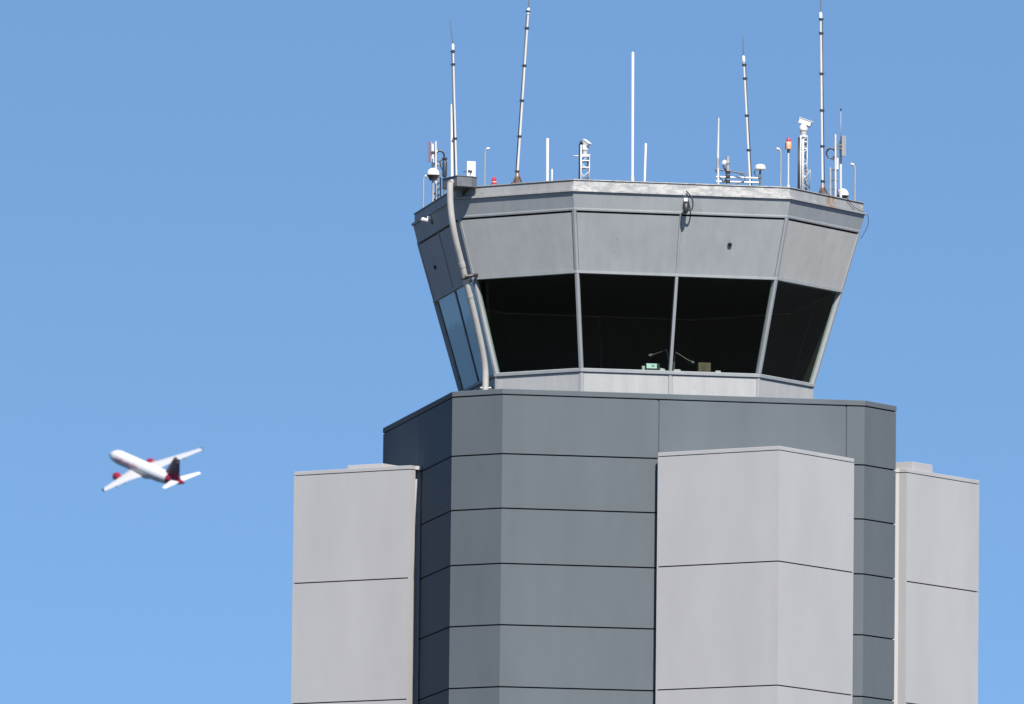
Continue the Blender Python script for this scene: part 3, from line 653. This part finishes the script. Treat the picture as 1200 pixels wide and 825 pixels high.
a = MB(); a.box(q + Vector((-.055, -.01, .08)), (.03, .06, .12)); part('back_plate', a, M['black'], t, False)
a = MB(); a.lathe(q + Vector((0, 0, .168)), [(.045, 0), (.045, .04), (.03, .075), (.005, .09)], n=16); part('cap', a, M['red'], t)

# --- right group
t2, c2, lg = stand('tall lattice camera stand near the right roof corner', 'near_right', 937.5, 945.5, 159.5)
a = MB(); l0 = lg[0] + Vector((-.03, -.02, 0)); a.tube([l0, Vector((l0.x, l0.y, at(937, 161, l0.y).z))], .026, 8); part('cable', a, M['cable'], t2)
a = MB(); l1 = lg[0] + Vector((.05, -.04, 0)); a.tube([l1, Vector((l1.x, l1.y, at(939, 163, l1.y).z))], .02, 8); part('conduit', a, M['offwhite'], t2)
a = MB(); a.tube([at(936, 216.5, lg[0].y), lg[0] + Vector((.02, -.05, .1)), at(945, 221, lg[1].y)], .03, 8); part('cable_bundle', a, M['black'], t2)
a = MB(); yb = lg[1].y
fr = [at(939.5, 199.5, yb), at(949.5, 199.5, yb), at(948.5, 221, yb)]; a.tube(fr, .012, 6); a.tube([fr[0], fr[2]], .01, 6); a.tube([fr[1], at(941, 212, yb)], .01, 6); a.tube([at(944, 209, yb), at(949, 222, yb)], .01, 6); part('outrigger', a, M['galv'], t2)
ptz('white pan and tilt camera on the tall lattice stand', c2, R(-12), R(20), .98)
mast('tall upright whip mast on rusty tripod near the right corner', 'near_right', 964.0, (961.7, 17), (961.9, -28), (22.5, 39, 86.5, 129.5, 171.5, 212.5), .036, 0, True, 1)
p = foot('near_right', 982.5); t = thing('panel_mast', 'right hand mast of several poles with grey panel antenna', 'antenna mast', p, 'short masts carrying flat panel antennas')
for px, y0, yt, rr, mm in ((979.2, None, 157.5, .022, 'offwhite'), (985.3, None, 165, .028, 'offwhite'), (973, None, 196.5, .028, 'galv'), (976.5, None, 200, .012, 'darkbox')):
    b = foot('near_right', px); a = MB(); a.tube([b, at(px - .2, yt, b.y)], rr, 10); part('pole', a, M[mm], t)
a = MB(); a.tube([at(985.2, 170, p.y), at(985.4, 131, p.y)], .008, 8); part('whip', a, M['greypanel'], t)
a = MB(); a.lathe(at(985.4, 128, p.y), [(.012, -.03), (.02, 0), (.012, .02)], n=10); part('whip_tip', a, M['black'], t)
a = MB(); a.box(at(987.8, 171, p.y - .05), (.07, .06, .42), Matrix.Rotation(R(25), 3, 'Z')); part('panel_antenna', a, M['greypanel'], t, False)
a = MB(); a.box(at(990.6, 171, p.y - .06), (.014, .05, .43), Matrix.Rotation(R(10), 3, 'Z')); part('panel_face', a, M['galv'], t, False)
a = MB(); a.box(at(982.5, 170, p.y - .05), (.16, .06, .04)); a.box(at(983.5, 174, p.y - .05), (.12, .05, .035)); part('bracket', a, M['darkbox'], t, False)
coil(t, at(973.8, 179.5, p.y - .05), .098, (.11, 0, -.02))
a = MB(); a.box(at(981.5, 192, p.y - .04), (.035, .05, .24)); part('junction_box', a, M['white'], t, False)
for yy in (199.5, 212, 222.5):
    a = MB(); a.tube([at(972.5, yy - 1, p.y), at(982, yy, p.y)], .015, 8); part('clamp', a, M['darkbox'], t)
pd = foot('near_right', 987, 0.14); dome('white dome camera at the foot of the grey panel antenna', pd, at(987, 228.3, pd.y).z, .135)
gooseneck('gooseneck lamp post at the far right end of the roof', 'near_right', 1001.6, 193, -1)
# loose cable running over the right coping
cb = MB()
pts = [foot('near_right', 989, -.02) + Vector((0, 0, .28)), foot('near_right', 992, -.4) + Vector((0, 0, .30))]
q = oct8(oR + .03); a_, b_ = V2(q[3]), V2(q[4])
for f_, z in ((.80, ZR - .05), (.85, ZR - .12), (.93, ZR - .17), (1.0, ZR - .19)): pp = a_ + (b_ - a_) * f_; pts.append(W(pp.x, pp.y, z))
pp = b_; pts += [W(pp.x + .06, pp.y + .0, ZR - .25), W(pp.x + .07, pp.y + .02, ZR - .45), W(pp.x - .08, pp.y + .02, ZR - .75)]
cb.tube(smooth_path(pts, 6), .0065, 8)
tag(cb.build('loose_cable', M['cable'], smooth=True), 'loose black cable drooping over the right end of the roof coping', 'cable')

# --- wall cameras
def wall_cam(label, hit, nn, down, cable):
    t = thing('security_camera', label, 'security camera', hit, 'security cameras fixed to the cab fascia')
    a = MB(); a.box(hit + nn * .045 + Vector((0, 0, .03)), (.075, .08, .07)); part('bracket', a, M['white'], t, False)
    if cable:
        a = MB(); a.lathe(hit + nn * .10 + Vector((-.01, 0, -.05)), [(.035, .02), (.062, -.02), (.062, -.11), (.045, -.17), (.02, -.20)], (0, .1, 1), 14); part('body', a, M['black'], t)
        a = MB(); a.tube(smooth_path([hit + nn * .08 + Vector((.0, 0, .22)), hit + nn * .09 + Vector((.10, 0, .10)), hit + nn * .08 + Vector((.14, 0, -.06)), hit + nn * .08 + Vector((.10, 0, -.19)), hit + nn * .1 + Vector((.02, 0, -.16))]), .015, 8); part('cable', a, M['cable'], t)
    else:
        a = MB(); a.lathe(hit + nn * .12 + Vector((0, 0, .0)), [(.04, -.10), (.045, -.08), (.045, .08), (.03, .1)], (-.8, -.5, .15), 12); part('body', a, M['white'], t)
        a = MB(); a.box(hit + nn * .04 + Vector((.07, 0, -.06)), (.05, .06, .07)); part('joint', a, M['black'], t, False)
    return t
h, n3 = on_face(2, 803.2, 235.5, 0.0); wall_cam('black and white camera with looped cable on the front fascia', h, n3, 0, True)
h, n3 = on_face(0, 505, 256.5, 0.0); wall_cam('small white camera on the shaded left fascia', h, n3, 0, False)

# --- things on the desk behind the glass
def on_desk(px, o=-0.20):
    P = oct8(o); a, b = V2(P[2]), V2(P[3]); lo, hi = 0, 1
    for _ in range(40):
        m = (lo + hi) / 2; q = a + (b - a) * m
        if px_of(W(q.x, q.y, ZD))[0] < px: lo = m
        else: hi = m
    return W(q.x, q.y, ZD + 0.02)
rz = Matrix.Rotation(PHI, 3, 'Z')
p = on_desk(764.5); t = thing('desk_display', 'small pale green display standing inside the window left of the mullion', 'display', p)
a = MB(); a.box(p + Vector((0, .05, .085)), (.30, .05, .17), rz); part('case', a, M['black'], t, False)
a = MB(); a.box(p + Vector((-.015, .02, .115)), (.215, .012, .10), rz); part('face', a, M['screen'], t, False)
a = MB()
for k in range(4): a.box(p + Vector((-.075 + k * .035, .012, .118)), (.022, .004, .03), rz)
part('digits', a, M['darkbox'], t, False)
p = on_desk(775.8); tag(MB().box(p + Vector((0, 0, .037)), (.10, .1, .05), rz @ Matrix.Rotation(R(12), 3, 'Y')).build('paper_pile', M['paper']), 'little white paper pile right of the green display', 'papers', 'papers on the window desk')
p = on_desk(753.8); tag(MB().lathe(p, [(.03, 0), (.036, .10), (.03, .105)], n=14).build('paper_cup', M['paper'], smooth=True), 'white paper cup left of the green display', 'cup')
p = on_desk(824.5); t = thing('carton', 'brown cardboard carton standing inside the window right of the mullion', 'carton', p)
a = MB(); a.box(p + Vector((0, .1, .11)), (.26, .2, .22), rz); part('box', a, M['carton'], t, False)
a = MB(); a.box(p + Vector((.0, -.002, .11)), (.10, .006, .12), rz); part('flap', a, mat('darker_carton', (.055, .042, .02), .8), t, False)
p = on_desk(793); tag(MB().box(p + Vector((0, 0, .027)), (.14, .1, .054), rz).build('paper_pile', M['paper']), 'flat white papers just right of the window mullion', 'papers', 'papers on the window desk')
p = on_desk(841); tag(MB().box(p + Vector((0, 0, .027)), (.11, .1, .054), rz).build('paper_pile', M['paper']), 'flat white papers right of the brown carton', 'papers', 'papers on the window desk')
def lamp(label, x0, pts):
    p = on_desk(x0, -.5); t = thing('desk_lamp', label, 'desk lamp', p, 'jointed desk lamps behind the glass')
    Y = p.y; q = [at(x, y, Y) for x, y in pts]
    a = MB(); a.tube([p] + q[:1], .015, 8); a.lathe(p, [(.07, 0), (.07, .02)], n=14); part('base', a, M['darkbox'], t)
    a = MB(); a.tube(q, .014, 8); part('arm', a, M['lamp_arm'], t)
    d = (q[-1] - q[-2]).normalized(); a = MB(); a.lathe(q[-1], [(.02, 0), (.045, .05), (.05, .10)], d, 12); part('shade', a, M['lamp_arm'], t)
lamp('jointed desk lamp leaning left behind the left front window', 783.5, [(784, 424), (781, 410), (766, 415.5)])
lamp('jointed desk lamp leaning right behind the right front window', 789.5, [(790, 424), (792, 413), (808, 423)])

# ------------------------------------------------------------------ airliner
AR = np.array([[0.581, 0.801, -0.145], [0.236, -0.336, -0.912], [-0.779, 0.495, -0.384]])   # body axes (aft, right, up) seen by the camera (right, down, forward)
rng_m = F / 4.178
cw = np.array(co.matrix_world.to_3x3()) @ np.array([[1, 0, 0], [0, -1, 0], [0, 0, -1]])
cr, sr = math.cos(ROL), math.sin(ROL)
RB = Matrix((cw @ AR).tolist())
RB = Matrix.Identity(3) @ RB
U, S, Vt = np.linalg.svd(np.array(RB)); RB = Matrix((U @ Vt).tolist())
nose = Vector((0, 0, EYE)) + ray(129.4, 531.3) * rng_m
ap = thing('airliner', 'white and red twin engine airliner flying away left of the tower', 'airliner', nose)
ap.rotation_mode = 'QUATERNION'; ap.rotation_quaternion = RB.to_quaternion()
def sect(x, ry, rz, zc, n_=28): return [(x, ry * math.cos(2 * math.pi * k / n_), zc + rz * math.sin(2 * math.pi * k / n_)) for k in range(n_)]
fz = [(0, .03, .03, -.45), (.25, .5, .48, -.42), (.8, .95, .92, -.3), (1.8, 1.45, 1.42, -.15), (3.2, 1.8, 1.82, -.04), (5, 1.97, 2.05, 0), (24, 1.97, 2.05, 0), (28, 1.85, 1.85, .17), (30.0, 1.65, 1.6, .35)]
tz = [(30.0, 1.65, 1.6, .35), (33, 1.2, 1.2, .62), (35.5, .72, .75, .85), (37.2, .3, .35, 1.0), (37.57, .12, .15, 1.05)]
m = MB(); m.loft([sect(*a) for a in fz]); fus = m.build('fuselage', M['ac_white'], ap, smooth=True)
m = MB(); m.loft([sect(*a) for a in tz]); m.build('tail_cone', M['ac_red'], ap, smooth=True)
m = MB(); m.loft([sect(11, .6, .4, -1.75), sect(12.5, 1.7, .75, -1.7), sect(19, 1.75, .8, -1.7), sect(22, .7, .4, -1.7)]); m.build('belly_fairing', M['ac_white'], ap, smooth=True)
def foil(le, ch, th, y, z, vert=False):
    pr = [(0, 0), (.08, .5), (.3, .62), (.6, .42), (1, .02), (.6, -.3), (.3, -.42), (.08, -.32)]
    return [(le + a * ch, y + (b * th if vert else 0), z + (0 if vert else b * th)) for a, b in pr]
for s in (-1, 1):
    m = MB(); m.loft([foil(11.6, 7.4, .85, s * 1.2, -1.25), foil(14.6, 4.4, .55, s * 6.2, -.75), foil(20.6, 1.7, .2, s * 16.7, .75)]); wg = m.build('wing', M['ac_grey'], ap, smooth=True)
    m = MB(); m.loft([foil(21.4, 1.0, .1, s * 16.75, .35, True), foil(20.8, 1.5, .1, s * 16.8, .8, True), foil(21.6, .8, .07, s * 16.9, 1.6, True)]); m.build('wingtip_fence', M['ac_white'], wg, smooth=True)
    for yy, xx, zz in ((3.6, 17.2, -1.2), (8.2, 18.3, -.75), (11.6, 19.6, -.35)):
        m = MB(); m.loft([sect(xx - 1.6, .05, .05, zz + .1, 10), sect(xx, .2, .28, zz, 10), sect(xx + 1.2, .17, .2, zz, 10), sect(xx + 2.2, .04, .04, zz + .1, 10)]);
        m.v = [(x, y + s * yy, z) for x, y, z in m.v]; m.build('flap_fairing', M['ac_grey'], wg, smooth=True)
    m = MB(); m.lathe((10.4, s * 5.75, -1.95), [(.85, 0.25), (.98, 0), (1.12, .25), (1.2, 1.2), (1.1, 2.6), (.8, 3.4)], (1, 0, 0), 20); en = m.build('engine', M['ac_red'], ap, smooth=True)
    m = MB(); m.lathe((10.5, s * 5.75, -1.95), [(.84, .3), (.84, .4)], (1, 0, 0), 20); m.build('fan', M['ac_dark'], en)
    m = MB(); m.lathe((13.4, s * 5.75, -1.95), [(.62, 0), (.5, 1.0), (.2, 1.7)], (1, 0, 0), 16); m.build('exhaust', M['ac_grey'], en, smooth=True)
    m = MB(); m.loft([foil(12.2, 3.0, .2, s * 5.75, -.95, True), foil(14.0, 2.6, .2, s * 5.75, -.72, True)]); m.build('pylon', M['ac_white'], en, smooth=True)
    m = MB(); m.loft([foil(32.2, 3.6, .35, s * .5, .95), foil(35.6, 1.5, .15, s * 6.2, 1.5)]); m.build('tailplane', M['ac_white'], ap, smooth=True)
m = MB(); m.loft([foil(29.2, 6.6, .5, 0, 2.9, True), foil(34.4, 2.9, .25, 0, 8.0, True)]); fin = m.build('tail_fin', M['ac_purple'], ap, smooth=True)
m = MB(); m.loft([foil(27.6, 8.3, .62, 0, 1.2, True), foil(29.1, 6.8, .55, 0, 2.9, True)]); m.build('fin_root', M['ac_red'], fin, smooth=True)
m = MB(); m.loft([sect(1.0, 1.04, .30, .28, 20), sect(1.7, 1.43, .35, .42, 20), sect(2.3, 1.5, .25, .75, 20)]); m.build('cockpit_window', M['ac_dark'], fus, smooth=True)
def text(body, size, loc, rot, m, name, parent, ext=.01):
    cu = bpy.data.curves.new(name, 'FONT'); cu.body = body; cu.size = size; cu.extrude = ext; cu.align_x = 'LEFT'
    o = bpy.data.objects.new(name, cu); COL.objects.link(o); dg = bpy.context.evaluated_depsgraph_get(); dg.update()
    me = bpy.data.meshes.new_from_object(o.evaluated_get(dg)); bpy.data.objects.remove(o); bpy.data.curves.remove(cu)
    me.materials.clear(); me.materials.append(m); o = bpy.data.objects.new(name, me); COL.objects.link(o); o.parent = parent
    o.location = loc; o.rotation_euler = rot; return o
# lettering along the side the photograph shows (left side of the fuselage)
text('virgin america', 2.0, (5.3, -1.90, .15), (R(75), 0, 0), M['ac_letter'], 'lettering', fus, .12)
text('virgin', 1.9, (35.2, -.20, 4.6), (R(90), R(-72), 0), M['ac_finletter'], 'lettering', fin, .1)
for s in (-1, 1):
    m = MB()
    for k in range(34):
        if k not in (11, 12): m.box((5.2 + k * .68, s * 1.965, .28), (.26, .05, .36))
    o = m.build('cabin_windows', M['ac_dark'], fus); o['kind'] = 'stuff'
